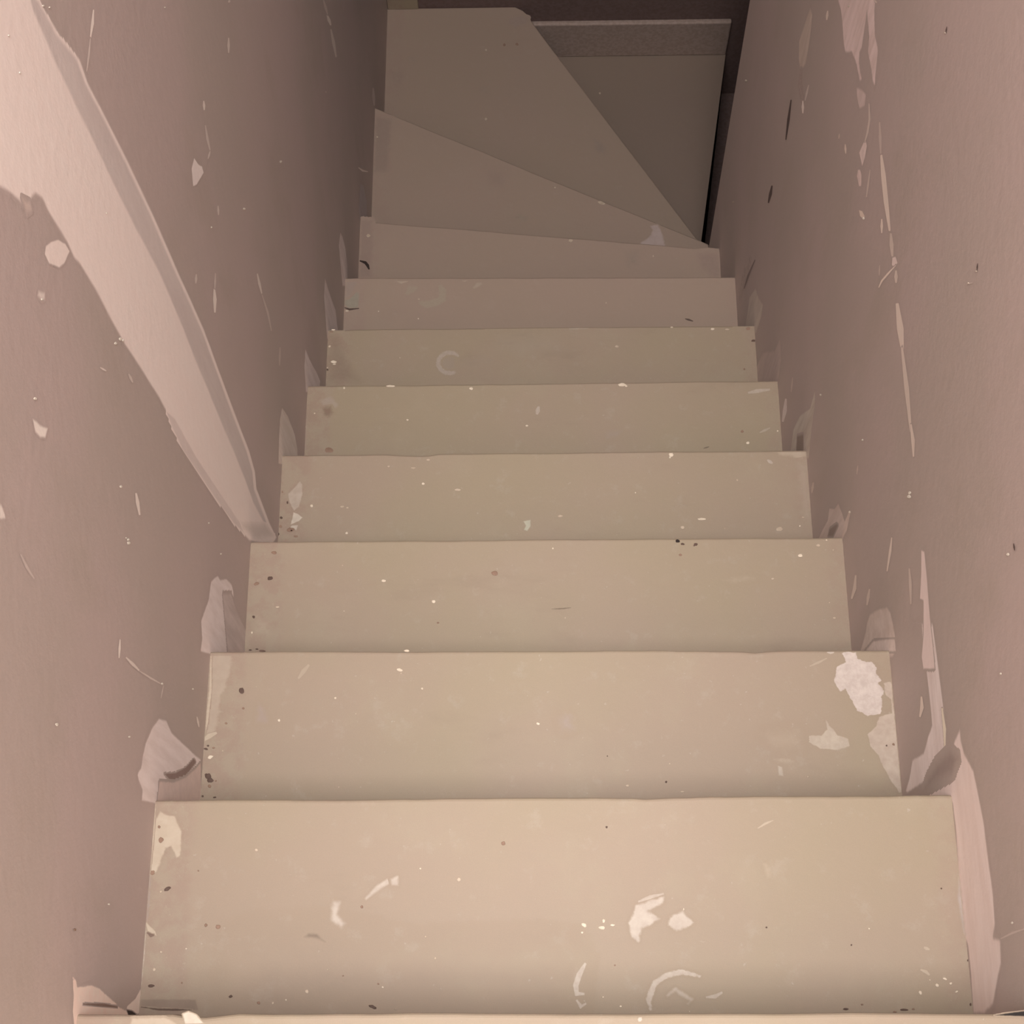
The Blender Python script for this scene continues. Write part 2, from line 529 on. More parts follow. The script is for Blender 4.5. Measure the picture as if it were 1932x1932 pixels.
# crop helpers: many outlines were read in enlarged views of the picture
def C(ox, oy, s, pts): return [(ox+x*s, oy+y*s) for x, y in pts]
c3 = lambda p: C(0, 560, .33126, p)
c4 = lambda p: C(0, 1180, .3893, p)
c5r = lambda p: C(1350, 0, .3312, p)
c6r = lambda p: C(1350, 600, .3312, p)
c7r = lambda p: C(1350, 1180, .3893, p)
tl = lambda p: C(250, 1200, .41408, p)
trr = lambda p: C(1050, 1200, .43996, p)
ml = lambda p: C(460, 700, .31056, p)
mr = lambda p: C(1040, 700, .31056, p)
ul = lambda p: C(600, 380, .2381, p)
ur = lambda p: C(1040, 380, .2381, p)
top = lambda p: C(600, 0, .4658, p)
c1 = lambda p: C(0, 0, .33126, p)

# ---- left wall -------------------------------------------------------------
STRIP = ((238, 218, 208), (230, 208, 198))
BAND = ((207, 189, 182), (200, 180, 174))  # greyer: shading of the plaster's edge slope, put into flat colour
PL = ((205, 188, 184), (192, 172, 166))
mark(LW, [(-260, -60), (30, -60), (70, -6), (110, 62), (150, 112), (165, 155), (200, 222), (240, 302), (290, 408), (330, 500), (385, 622),
          (397, 655), (440, 772), (470, 850), (481, 890), (484, 922), (508, 985), (522, 1014), (512, 1030), (470, 1020), (440, 986),
          (400, 931), (372, 890), (345, 850), (322, 800), (313, 775), (300, 750), (262, 690), (235, 650), (205, 595), (180, 547),
          (150, 497), (140, 488), (128, 460), (110, 430), (90, 398), (80, 375), (68, 366), (60, 372), (52, 398), (38, 380), (22, 366), (-5, 350), (-60, 330), (-260, 300)],
     'plaster_strip', STRIP, 1, .003, .0016, 60, 'z', 'broad pale strip of bare plaster running down the wall', cells=150)
mark(LW, [(50, -30), (68, -6), (105, 62), (145, 112), (160, 155), (195, 222), (235, 302), (285, 408), (325, 500), (380, 622),
          (392, 655), (435, 772), (465, 850), (476, 890), (479, 922), (503, 985), (515, 1008), (505, 1000), (478, 950), (462, 905), (440, 850),
          (418, 800), (392, 735), (368, 680), (345, 620), (322, 565), (300, 515), (255, 430), (215, 350), (180, 275), (140, 195), (100, 110), (62, 20)],
     'plaster_edge_band', BAND, .85, .004, .002, 60, 'z', 'greyer feathered edge of the plaster strip, slope shading put into its colour', cells=120, over='strip')
mark(LW, [(470, 985), (500, 985), (520, 1012), (480, 1018), (445, 985)], 'plaster_edge_band', ((170, 152, 138), (162, 144, 130)), .35, .01, .004, 60, 'z', over='strip')
mark(LW, [(313, 775), (322, 800), (345, 850), (400, 931), (440, 986), (462, 1008), (452, 985), (415, 930), (370, 862), (330, 790)],
     'plaster_ridge', ((226, 204, 196), (216, 194, 186)), .9, .002, .0008, 90, 'z', over='strip')
# filler beside each step end, highest first
mark(LW, c4([(770, 450), (735, 500), (705, 570), (690, 640), (684, 690), (665, 720), (672, 755), (690, 800), (686, 850), (745, 862), (800, 872), (975, 870),
             (975, 760), (972, 650), (935, 618), (880, 568), (830, 518), (806, 462)]), col=PL, feather=.002, amp=.0018, scale=80, streak='z', label='lilac grey filler patch with ragged top')
mark(LW, c4([(793, 718), (850, 715), (900, 688), (938, 645), (950, 662), (905, 722), (860, 748), (820, 745)]), 'bare_scallop', ((158, 124, 114), (150, 118, 108)), 1, .001, .0005)
mark(LW, c4([(772, 755), (840, 760), (900, 735), (950, 690), (972, 665), (975, 868), (760, 865)]), 'filler_patch', ((200, 172, 160), (192, 164, 154)), .8, .002, .001)
mark(LW, [(407, 1088), (398, 1097), (393, 1133), (385, 1155), (379, 1172), (381, 1205), (378, 1229), (400, 1236), (420, 1240), (466, 1240), (463, 1185), (455, 1165), (441, 1143), (440, 1115), (437, 1103), (427, 1092), (415, 1094), (411, 1086)],
     col=PL, feather=.002, amp=.0016, scale=80, streak='z')
mark(LW, [(420, 1120), (436, 1120), (445, 1150), (464, 1190), (466, 1236), (430, 1236)], 'filler_patch', ((168, 148, 142), (186, 166, 160)), .8, .003, .002, 90, 'z')
mark(LW, [(532, 769), (528, 790), (526, 830), (525, 875), (562, 880), (561, 848), (556, 820), (551, 806), (543, 785)],
     col=((192, 176, 166), (182, 164, 150)), feather=.002, amp=.001, streak='z')
mark(LW, [(576, 658), (574, 692), (577, 740), (602, 740), (604, 719), (597, 702), (590, 690), (583, 676)], col=PL, opac=.8, feather=.002, amp=.001, streak='z')
mark(LW, [(613, 524), (611, 560), (617, 640), (640, 640), (636, 612), (633, 585), (626, 566), (620, 548)], col=PL, opac=.75, feather=.003, amp=.0015, streak='z')
mark(LW, [(642, 438), (639, 463), (646, 540), (656, 540), (655, 500), (652, 470), (646, 446)], col=PL, opac=.75, feather=.003, amp=.0015, streak='z')
mark(LW, [(680, 345), (676, 400), (684, 425), (692, 425), (692, 380), (686, 350)], col=((170, 158, 160), (160, 146, 150)), opac=.55, feather=.006, amp=.002, streak='z')
stroke(LW, [(676, 316), (684, 322), (694, 324)], 4, col=WHT)
stroke(LW, [(704, 165), (706, 200)], 6, col=PL, opac=.5, feather=.003)
# broken plaster at the foot of the wall by the landing
mark(LW, c4([(350, 1700), (368, 1720), (372, 1750), (395, 1752), (440, 1742), (480, 1758), (520, 1795), (560, 1830), (575, 1850), (640, 1880), (640, 1960), (360, 1960), (352, 1870), (356, 1790)]),
     'broken_plaster', ((228, 202, 184), (208, 176, 160)), 1, .0012, .0012, 120, label='broken plaster at the foot of the wall')
stroke(LW, c4([(400, 1835), (500, 1840), (570, 1850)]), 7, name='crack', col=((150, 116, 100), (140, 106, 92)))
mark(LW, c4([(680, 1762), (655, 1808), (615, 1845), (612, 1862), (650, 1885), (685, 1880), (685, 1800)]), 'broken_plaster', ((222, 202, 190), (206, 184, 170)), 1, .001, .0006)
mark(LW, c4([(612, 1862), (640, 1868), (662, 1885), (645, 1898), (622, 1890)]), 'dark_hole', ((66, 48, 44), (60, 44, 40)), 1, .0008, .0003)
# blobs and scratches
mark(LW, [(96, 456), (86, 464), (84, 480), (92, 497), (111, 505), (121, 497), (131, 474), (123, 460), (109, 452)], 'filler_spot', ((214, 194, 184), (205, 186, 176)), .95, .0012, .0006, label='round filler spot beside the pale strip')
mark(LW, [(366, 298), (361, 318), (364, 352), (371, 348), (384, 326), (381, 314), (374, 310)], 'filler_spot', ((214, 198, 190), (200, 184, 178)), 1, .0012, .0006)
mark(LW, [(61, 790), (66, 815), (75, 825), (85, 826), (90, 808), (75, 802), (68, 794)], 'filler_spot', ((220, 206, 196), (205, 190, 178)), .95, .002, .001)
mark(LW, [(-8, 948), (2, 952), (8, 968), (10, 978), (2, 980), (-8, 976)], 'filler_spot', ((220, 206, 196), (205, 190, 178)), .8, .002, .001)
mark(LW, [(72, 548), (84, 552), (84, 566), (78, 568), (70, 558)], 'filler_spot', ((220, 206, 196), (205, 190, 178)), .7, .003, .001)
mark(LW, [(40, 372), (56, 380), (60, 396), (50, 404)], 'filler_spot', ((190, 166, 150), (180, 156, 144)), .6, .004, .002)
for pts, wd, op in [([(176, 18), (174, 45), (170, 72)], 5.5, 1), ([(170, 72), (167, 105), (163, 135)], 4, .45), ([(431, 71), (431, 100)], 5, .6),
                    ([(384, 190), (385, 208)], 5, .8), ([(387, 236), (391, 262), (396, 284)], 5, .4), ([(411, 388), (412, 406)], 4, .6),
                    ([(370, 517), (369, 535)], 5, .5), ([(404, 545), (405, 565), (405, 590)], 7, .9), ([(406, 515), (405, 545)], 4, .4),
                    ([(485, 516), (489, 535), (494, 556)], 5, .7), ([(494, 556), (505, 590), (512, 625)], 4, .35),
                    ([(617, 28), (624, 48)], 6, .8), ([(624, 55), (629, 80), (634, 108)], 6, .55), ([(610, 0), (618, 28)], 5, .4),
                    ([(188, 693), (200, 700)], 4, .8), ([(256, 930), (259, 948), (263, 972)], 7, .9), ([(226, 1206), (224, 1242)], 4.5, 1),
                    ([(237, 1240), (250, 1253), (263, 1266)], 6, .7), ([(263, 1266), (285, 1280), (308, 1293)], 4, .55),
                    ([(38, 1045), (50, 1070), (64, 1092)], 5, .3), ([(242, 705), (250, 722)], 5, .4), ([(392, 300), (396, 285)], 4, .5),
                    ([(308, 1293), (303, 1318)], 3, .4), ([(483, 1340), (478, 1352)], 4, .6), ([(371, 1352), (375, 1372)], 4, .7),
                    ([(433, 0), (431, 5)], 5, .6), ([(615, 175), (614, 172)], 3, .4), ([(528, 655), (527, 690)], 4, .3)]:
    stroke(LW, pts, wd, col=((236, 220, 206), (224, 206, 192)), opac=op)
for x, y, r in [(529, 305, 2.4), (460, 394, 2.2), (217, 648, 2.6), (226, 640, 3.2), (231, 642, 2.2), (65, 752, 3), (227, 918, 2.6), (241, 1018, 2.4), (242, 1024, 3.2), (416, 1045, 1.8),
                (393, 987, 1.6), (106, 1367, 3.2), (243, 1390, 2.2), (363, 1300, 1.8), (204, 1706, 1.8), (15, 67, 1.6), (36, 137, 1.8), (78, 565, 2), (200, 402, 1.4),
                (80, 11, 1.8), (92, 14, 1.6), (310, 14, 1.4), (237, 1015, 1.6), (398, 429, 1.6), (305, 1290, 2)]:
    FL.add(LW, M_WHITE, x, y, r)
FL.add(LW, M_RUST, 140, 1754, 2.5)

# ---- right wall ------------------------------------------------------------
mark(RW, c7r([(950, -10), (1052, -10), (1080, 200), (1105, 400), (1113, 480), (1115, 580), (1110, 660), (1085, 705), (1040, 740), (985, 775), (930, 812), (922, 802), (940, 740),
              (955, 650), (1010, 620), (1030, 540), (1050, 485), (1046, 430), (1032, 300), (1018, 180), (1003, 60), (1000, -10)]),
     col=PL, feather=.0025, amp=.0015, scale=80, streak='y', label='filler patch with a long tail up the board joint')
mark(RW, c6r([(1172, 1320), (1190, 1330), (1205, 1480), (1222, 1700), (1245, 1932), (1250, 2000), (1185, 2000), (1175, 1930), (1185, 1800), (1185, 1610), (1165, 1600), (1172, 1450)]),
     'joint_filler', ((214, 190, 184), (200, 176, 170)), .95, .002, .001, 90, 'y', 'pale filled line along the board joint')
stroke(RW, c7r([(1098, 400), (1110, 500), (1112, 595)]), 6, name='joint_filler', col=((224, 208, 180), (214, 198, 172)))
mark(RW, c7r([(1185, 500), (1160, 560), (1140, 640), (1080, 700), (1010, 790), (1000, 850), (1150, 860), (1165, 1000), (1180, 1200), (1168, 1320), (1195, 1480), (1225, 1550),
              (1240, 1700), (1250, 1880), (1300, 1880), (1345, 1840), (1370, 1700), (1385, 1640), (1380, 1520), (1345, 1515), (1355, 1450), (1345, 1300), (1325, 1150),
              (1300, 950), (1270, 800), (1250, 700), (1205, 620), (1190, 560)]),
     col=((214, 192, 186), (198, 174, 166)), feather=.003, amp=.002, scale=70, streak='y', label='long filler patch beside the top tread', cells=50)
mark(RW, c7r([(1075, 660), (1135, 600), (1180, 640), (1150, 720), (1060, 770), (1010, 800), (1030, 740)]), 'faint_smear', ((158, 132, 123), (150, 124, 116)), .6, .01, .004, 90)
stroke(RW, c7r([(1380, 1520), (1440, 1490), (1500, 1470)]), 5, opac=.3)
mark(RW, [(1673, 1146), (1655, 1150), (1641, 1160), (1636, 1175), (1633, 1196), (1620, 1240), (1684, 1240), (1690, 1229), (1690, 1206), (1685, 1176), (1680, 1155)],
     col=((186, 166, 156), (176, 154, 142)), feather=.003, amp=.0018, scale=80, label='greyish filler patch by the second step')
mark(RW, c6r([(965, 1830), (1022, 1828), (1028, 1900), (930, 1902), (850, 1900), (900, 1840)]), 'filler_patch', ((204, 184, 176), (192, 170, 160)), .9, .002, .0015)
mark(RW, [(1582, 950), (1575, 960), (1565, 959), (1562, 981), (1552, 1000), (1540, 1025), (1584, 1028), (1598, 1001), (1605, 966), (1602, 964), (1594, 984), (1588, 965)],
     col=((188, 166, 156), (176, 152, 140)), feather=.002, amp=.002, streak='z')
mark(RW, c6r([(650, 1200), (690, 1170), (700, 1180), (670, 1245), (640, 1245)]), 'bare_scallop', ((150, 122, 106), (146, 118, 102)), .7, .003, .001)
mark(RW, [(1538, 735), (1529, 770), (1509, 785), (1497, 810), (1490, 865), (1526, 865), (1532, 805), (1538, 760)],
     col=((178, 164, 150), (166, 148, 134)), feather=.002, amp=.001, streak='z')
mark(RW, [(1504, 822), (1516, 818), (1516, 860), (1502, 860)], 'bare_scallop', ((140, 116, 96), (146, 122, 102)), .7, .004, .001)
stroke(RW, [(1483, 752), (1481, 775), (1477, 796)], 8, name='filler_patch', col=PL, opac=.8)
mark(RW, [(1472, 637), (1462, 662), (1440, 664), (1428, 690), (1424, 735), (1466, 735), (1474, 680)], col=((180, 156, 148), (170, 146, 138)), opac=.8, feather=.004, amp=.003, scale=100, streak='z')
mark(RW, [(1426, 543), (1414, 561), (1410, 594), (1404, 630), (1426, 630), (1436, 600), (1440, 575), (1431, 561)], col=((180, 164, 150), (170, 152, 140)), opac=.9, feather=.004, amp=.002, scale=100, streak='z')
mark(RW, [(1421, 472), (1406, 500), (1398, 530), (1392, 560), (1398, 570), (1408, 530), (1416, 500)], col=((172, 150, 140), (160, 138, 128)), opac=.6, feather=.005, amp=.002)
# plastered joint high on the wall
mark(RW, [(1570, -40), (1587, 20), (1590, 50), (1592, 83), (1595, 99), (1607, 98), (1612, 108), (1617, 125), (1622, 152), (1626, 150), (1621, 118), (1622, 98), (1626, 90), (1631, 55),
          (1636, 20), (1640, 70), (1638, 99), (1644, 130), (1647, 155), (1651, 162), (1652, 140), (1654, 120), (1657, 93), (1651, 66), (1650, 20), (1655, -40)],
     'joint_filler', ((206, 178, 174), (186, 158, 150)), .95, .003, .003, 90, 'z', 'pale plaster smeared over the board joint high on the wall', cells=50)
mark(RW, [(1529, 14), (1520, 40), (1508, 76), (1507, 109), (1510, 135), (1515, 128), (1520, 122), (1526, 89), (1531, 50), (1533, 28)], 'joint_filler', ((182, 160, 146), (170, 148, 132)), .9, .004, .003, 90, 'z')
stroke(RW, [(1512, 130), (1510, 160), (1514, 185), (1516, 212)], 9, col=((170, 144, 136), (156, 130, 122)), opac=.6, feather=.003, amp=.002)
stroke(RW, [(1526, 160), (1519, 190)], 4, opac=.5); stroke(RW, [(1515, 190), (1515, 214)], 5, col=WHT)
mark(RW, [(1616, 165), (1618, 190), (1622, 205), (1632, 200), (1634, 178), (1626, 168)], 'joint_filler', ((198, 172, 166), (180, 154, 146)), .85, .003, .002, 90, 'z')
mark(RW, [(1633, 262), (1621, 288), (1624, 300), (1627, 314), (1632, 298), (1636, 275)], 'filler_spot', ((210, 184, 176), (196, 170, 162)), .95, .0015, .0008)
mark(RW, [(1619, 320), (1617, 332), (1621, 352), (1625, 351), (1626, 330), (1623, 320)], 'filler_spot', ((204, 176, 168), (192, 164, 156)), .95, .0015, .0008)
mark(RW, [(1621, 396), (1623, 408), (1630, 414), (1632, 408), (1627, 398)], 'filler_spot', ((220, 196, 176), (206, 180, 160)), .9, .001, .0005)
mark(RW, [(1684, 486), (1690, 484), (1694, 496), (1688, 506), (1683, 500)], 'filler_spot', ((210, 186, 178), (200, 176, 168)), .9, .001, .0005)
for pts, wd, op in [([(1663, 292), (1667, 330), (1672, 380), (1679, 436)], 9, .85), ([(1660, 230), (1662, 290)], 6, .3), ([(1681, 440), (1684, 484)], 8, .5),
                    ([(1691, 500), (1676, 516), (1664, 530), (1658, 543)], 3.5, 1), ([(1660, 500), (1659, 520)], 3, .4), ([(1691, 510), (1691, 534)], 7, .6),
                    ([(1640, 195), (1641, 225), (1637, 250), (1632, 268)], 4, .5), ([(1642, 320), (1638, 350), (1635, 372)], 4, .4),
                    ([(1693, 572), (1699, 620), (1703, 660)], 13, .75), ([(1702, 655), (1711, 732), (1719, 815)], 9, .6), ([(1719, 800), (1723, 830), (1724, 862)], 7, .7),
                    ([(1664, 413), (1664, 440)], 5, .9), ([(1595, 272), (1596, 290)], 4, .9), ([(1584, 252), (1583, 262)], 3, .5), ([(1562, 20), (1560, 38)], 5, .8),
                    ([(1683, 1014), (1680, 1040), (1674, 1078)], 5, .8), ([(1716, 1072), (1718, 1100), (1719, 1140)], 6, .4), ([(1615, 1085), (1613, 1110), (1607, 1130)], 7, .6),
                    ([(1641, 1111), (1636, 1142)], 6, .5), ([(1739, 1314), (1740, 1335), (1736, 1353)], 7, .8), ([(1650, 0), (1655, 6)], 4, .5), ([(1493, 740), (1496, 712)], 3, .4),
                    ([(1535, 910), (1532, 930)], 5, .4), ([(1619, 878), (1617, 895)], 3, .4)]:
    stroke(RW, pts, wd, col=((222, 200, 182), (208, 186, 168)), opac=op)
for pts, wd in [([(1493, 188), (1488, 225), (1483, 264)], 5), ([(1457, 350), (1454, 366), (1450, 383)], 6), ([(1787, 50), (1785, 63)], 3), ([(1845, 497), (1844, 511)], 3), ([(1913, 1025), (1915, 1039)], 4)]:
    stroke(RW, pts, wd, name='dark_nick', col=((84, 58, 54), (76, 52, 50)), opac=.9)
stroke(RW, [(1425, 490), (1412, 520), (1404, 545)], 4, name='dark_nick', col=((96, 70, 64), (90, 66, 60)), opac=.6)
for x, y, r in [(1717, 930, 3), (1716, 937, 3.4), (1903, 1046, 3), (1889, 1271, 2.2), (1911, 1741, 2.2), (1828, 534, 1.6), (1408, 152, 2), (1384, 381, 1.6), (1602, 12, 1.6), (1784, 62, 1.4),
                (1843, 512, 1.6), (1628, 830, 2), (1549, 745, 2), (1630, 412, 2.4), (1604, 966, 2.4)]:
    FL.add(RW, M_WHITE if r > 1.8 else M_FAINT, x, y, r)
stroke(RW, [(1824, 536), (1836, 533)], 2.5, opac=.4)

# ---- treads ----------------------------------------------------------------
CREAM = ((236, 212, 180), (226, 200, 166))
BARE = ((238, 220, 202), (228, 206, 188))
T1, T2, T3, T4, T5, T6, T7, T8 = [TR[i] for i in range(1, 9)]
mark(T1, tl([(540, 1440), (900, 1420), (1250, 1500), (1932, 1480), (1932, 1640), (1500, 1600), (1100, 1680), (600, 1700), (540, 1600)]), 'darker_band', ((190, 160, 136), (196, 166, 140)), .5, .05, .02, 14)  # soft, slightly darker band across the near part of the tread
mark(T1, tl([(125, 800), (160, 815), (195, 820), (210, 860), (225, 890), (222, 950), (218, 1000), (200, 1012), (190, 985), (175, 960), (150, 965), (140, 1000), (125, 1040), (108, 1072), (72, 1085), (80, 1000), (92, 930), (98, 850)]),
     'bare_patch', CREAM, .9, .0015, .0014, 110, label='flaked cream patch at the left end')
mark(T1, tl([(915, 1205), (948, 1212), (938, 1265), (968, 1308), (952, 1330), (905, 1298), (905, 1240)]), 'plaster_smear', BARE, .75, .004, .002)
stroke(T1, tl([(1060, 1200), (1120, 1145), (1170, 1115), (1212, 1100)]), 11, name='plaster_smear', col=BARE, opac=.7, feather=.002)
mark(T1, tl([(1170, 1105), (1212, 1092), (1212, 1138), (1180, 1138)]), 'plaster_smear', BARE, .7, .002, .001)
mark(T1, trr([(340, 1150), (420, 1130), (460, 1118), (458, 1150), (390, 1178), (445, 1212), (400, 1245), (365, 1250), (352, 1312), (322, 1292), (308, 1230), (330, 1190)]), 'plaster_smear', BARE, .8, .002, .002, 120, label='thin plaster splash')
mark(T1, trr([(485, 1205), (540, 1178), (592, 1230), (555, 1252), (512, 1265), (478, 1240)]), 'plaster_smear', BARE, .75, .002, .002, 120)
stroke(T1, trr([(350, 1140), (400, 1120), (460, 1105)]), 8, name='plaster_smear', col=BARE, opac=.6)
stroke(T1, trr([(125, 1402), (98, 1450), (82, 1500), (88, 1535), (120, 1535)]), 11, name='plaster_smear', col=BARE, opac=.7)
stroke(T1, trr([(85, 1560), (105, 1590), (128, 1575)]), 9, name='plaster_smear', col=BARE, opac=.7)
stroke(T1, trr([(405, 1605), (395, 1560), (420, 1490), (470, 1455), (540, 1440), (620, 1460)]), 11, name='plaster_ring', col=BARE, opac=.7, feather=.001, amp=.0012, label='ring mark left by a bucket')
stroke(T1, trr([(470, 1545), (510, 1515), (545, 1540), (580, 1560), (560, 1580)]), 10, name='plaster_smear', col=BARE, opac=.5, feather=.002, amp=.001)
stroke(T1, trr([(640, 1550), (680, 1545), (712, 1528)]), 9, name='plaster_smear', col=BARE, opac=.6)
stroke(T1, trr([(862, 825), (895, 805), (930, 790)]), 5, opac=.7, col=CREAM)
stroke(T1, trr([(893, 975), (905, 1005), (910, 1035)]), 12, opac=.35, col=CREAM, feather=.004)
stroke(T1, trr([(1560, 1430), (1585, 1440), (1600, 1455)]), 7, opac=.7, col=CREAM)
stroke(T1, trr([(1575, 1335), (1600, 1345)]), 7, opac=.6, col=CREAM)
mark(T1, tl([(780, 1372), (800, 1352), (840, 1355), (860, 1375), (880, 1395), (840, 1378), (800, 1375)]), 'scuff', ((166, 136, 112), (160, 130, 106)), .85, .003, .001, label='small brown scuff')
mark(T1, tl([(36, 1655), (290, 1655), (300, 1705), (36, 1702)]), 'lifted_skin', ((188, 156, 132), (180, 148, 124)), .8, .0012, .0006)
stroke(T1, tl([(36, 1690), (120, 1702), (200, 1703), (272, 1704)]), 4.5, name='crack', col=((128, 92, 72), (118, 84, 66)), opac=.9)
stroke(T1, tl([(105, 760), (95, 900), (75, 1090), (62, 1300)]), 4.5, name='caulk_line', col=CREAM, opac=.8)
stroke(T1, tl([(62, 1300), (50, 1450), (36, 1620)]), 5, name='caulk_line', col=((232, 216, 196), (222, 204, 184)), opac=.9)
mark(T1, tl([(65, 1085), (85, 1085), (80, 1200), (70, 1300), (60, 1300)]), 'filler_patch', ((196, 170, 168), (190, 164, 162)), .8, .002, .001)
mark(T1, tl([(60, 1300), (78, 1320), (105, 1345), (112, 1368), (70, 1350)]), 'paint_curl', CREAM, .95, .0008, .0004)
stroke(T1, tl([(66, 1350), (85, 1365), (100, 1362)]), 8, name='crack', col=((150, 108, 90), (140, 100, 84)), opac=.8)
for x, y, r, e, a in [(130, 930, 14, 1, 0), (122, 870, 8, .8, 0), (160, 1152, 9, 2.2, -.5), (85, 1594, 9, 2, 0), (448, 1642, 7, 1.5, -.4), (92, 1078, 12, 1, 0)]:
    p = tl([(x, y)])[0]; FL.add(T1, M_RUST if y < 1000 or y == 1078 else M_HOLE, p[0], p[1], r*.36, e, a)
for x, y, r in [(575, 1672, 8), (1690, 945, 10), (1045, 1234, 7), (300, 1070, 4), (390, 1325, 12), (335, 1318, 8), (225, 1580, 4), (1120, 1585, 5), (960, 1548, 4)]:
    p = tl([(x, y)])[0]; FL.add(T1, M_RUST, p[0], p[1], r*.38)
FL.add(T1, M_HOLE, *tl([(1095, 1690)])[0], 3, 2.6, .3)
for x, y, r in [(1488, 1110, 10), (795, 1620, 10), (640, 1672, 7), (1380, 1468, 7), (1312, 1060, 5), (1335, 1370, 6), (565, 975, 8), (100, 1520, 9), (130, 1165, 7), (700, 1658, 5), (345, 920, 4), (245, 1425, 5), (1140, 1600, 5), (1200, 1700, 4), (130, 1440, 6), (890, 1520, 4)]:
    p = tl([(x, y)])[0]; FL.add(T1, M_FAINT if r != 5 else M_WHITE, p[0], p[1], r*.36)
for x, y, r, e, a in [(118, 1240, 9, 1.3, .4), (110, 1272, 5, 1, 0), (202, 1222, 7, 1.2, 1.2), (195, 1252, 8, 2, 0), (240, 1240, 5, 2, 0), (545, 1172, 6, .6, 0), (1632, 1498, 8, 1, 0), (1560, 1530, 7, 1.3, 1), (1665, 1470, 5, 2, .3),
                      (1715, 1525, 4, 2, -.5), (200, 1548, 4, 1, 0), (275, 1588, 5, 1, 0), (1340, 1255, 4, 1, 0), (1690, 1490, 5, 1.2, 0), (1600, 1475, 3, 1, 0), (570, 1610, 3, 1, 0)]:
    p = trr([(x, y)])[0]; FL.add(T1, M_WHITE, p[0], p[1], r*.42, e, a)
for x, y, r, e in [(1764, 1391, 5, 1), (1264, 1325, 4, 1), (250, 1412, 4, 1), (1650, 1083, 4, 1), (1775, 1580, 7, .6), (1240, 1600, 5, 2.5), (1490, 1603, 5, 4), (1450, 1612, 4, 2), (1530, 1600, 4, 1.5), (1310, 1580, 4, 1.5), (215, 820, 5, 1), (900, 1250, 4, 1)]:
    p = trr([(x, y)])[0]; FL.add(T1, M_HOLE if r >= 5 or y < 1400 else M_RUST, p[0], p[1], r*.4, e)
# the filler that laps from the right wall onto the tread
mark(T1, c7r([(1150, 840), (1175, 960), (1180, 1050), (1180, 1200), (1172, 1320), (1200, 1480), (1228, 1550), (1242, 1700), (1250, 1860), (1300, 1850), (1340, 1500), (1300, 1100), (1250, 830)]),
     'filler_patch', ((212, 190, 180), (200, 176, 164)), .9, .002, .001)
# second step
mark(T2, trr([(1225, 75), (1250, 62), (1285, 72), (1290, 98), (1330, 112), (1350, 108), (1375, 135), (1368, 160), (1392, 190), (1378, 205), (1410, 235), (1395, 260), (1400, 290), (1390, 335), (1335, 342), (1290, 320), (1268, 280), (1240, 228), (1215, 238), (1188, 195), (1203, 130), (1240, 112)]),
     'bare_patch', ((240, 218, 206), (228, 204, 190)), 1, .0008, .0018, 160, label='large whitish bare patch at the right end', cells=44)
mark(T2, trr([(1402, 200), (1440, 195), (1452, 270), (1458, 400), (1475, 520), (1490, 665), (1470, 672), (1440, 630), (1405, 570), (1380, 512), (1345, 472), (1335, 422), (1370, 385), (1382, 345), (1440, 332), (1434, 270), (1412, 255)]),
     'bare_patch', ((228, 202, 176), (218, 188, 164)), 1, .0008, .0012, 140, label='cream flaked patch along the wall')
mark(T2, trr([(1152, 350), (1172, 385), (1190, 405), (1205, 425), (1250, 440), (1257, 472), (1205, 490), (1130, 482), (1085, 458), (1060, 440), (1030, 405), (1065, 425), (1135, 428), (1160, 400)]),
     'bare_patch', ((230, 208, 180), (220, 196, 170)), .95, .001, .001, 160, label='small cream bare patch near the right end')
mark(T2, trr([(948, 552), (968, 555), (972, 600), (952, 598)]), 'bare_patch', ((228, 208, 184), (218, 196, 172)), .9, .0015, .001)
mark(T2, trr([(930, 530), (975, 520), (1015, 535), (975, 548)]), 'faint_smear', CREAM, .4, .005, .003)
mark(T2, trr([(890, 420), (1040, 400), (1040, 480), (930, 480)]), 'faint_smear', CREAM, .25, .015, .006)
stroke(T2, trr([(1085, 130), (1120, 115), (1160, 95)]), 5, opac=.5, col=CREAM)
stroke(T2, trr([(1160, 68), (1190, 70)]), 8, opac=.8, col=BARE)
mark(T2, trr([(8, 345), (60, 340), (75, 400), (20, 410)]), 'faint_smear', ((210, 186, 180), (204, 180, 174)), .5, .01, .005)
mark(T2, tl([(360, 75), (455, 72), (448, 150), (425, 230), (400, 300), (385, 400), (372, 445), (318, 485), (335, 420), (350, 280)]),
     'bare_patch', ((222, 196, 166), (212, 184, 156)), .75, .003, .003, 90, label='worn tan patch at the left end')
stroke(T2, tl([(358, 80), (355, 250), (338, 400), (320, 480)]), 5, name='caulk_line', col=CREAM, opac=.8)
stroke(T2, tl([(318, 480), (350, 455), (385, 440)]), 10, name='paint_curl', col=CREAM, opac=.8)
for x, y, r, e, a, mt in [(497, 250, 15, .85, 0, M_HOLE), (345, 640, 15, 1, 0, M_HOLE), (355, 658, 11, 1.3, 0, M_HOLE), (336, 632, 6, 1, 0, M_HOLE), (335, 515, 5, 2, .2, M_HOLE), (370, 510, 4, 2, 0, M_RUST), (345, 500, 4, 1.5, 0, M_HOLE),
                          (505, 330, 5, 1.3, .4, M_RUST), (427, 398, 5, 1.2, 0, M_RUST), (352, 685, 8, 1, 0, M_RUST), (375, 735, 4, 2, 0, M_HOLE), (590, 68, 5, 2.5, 0, M_HOLE), (320, 730, 5, 1, 0, M_HOLE), (380, 660, 4, 1, 0, M_RUST)]:
    p = tl([(x, y)])[0]; FL.add(T2, mt, p[0], p[1], r*.4, e, a)
stroke(T2, tl([(755, 195), (780, 160), (805, 130)]), 9, opac=.4, col=CREAM)
stroke(T2, tl([(550, 370), (570, 330), (580, 300)]), 6, opac=.4, col=CREAM)
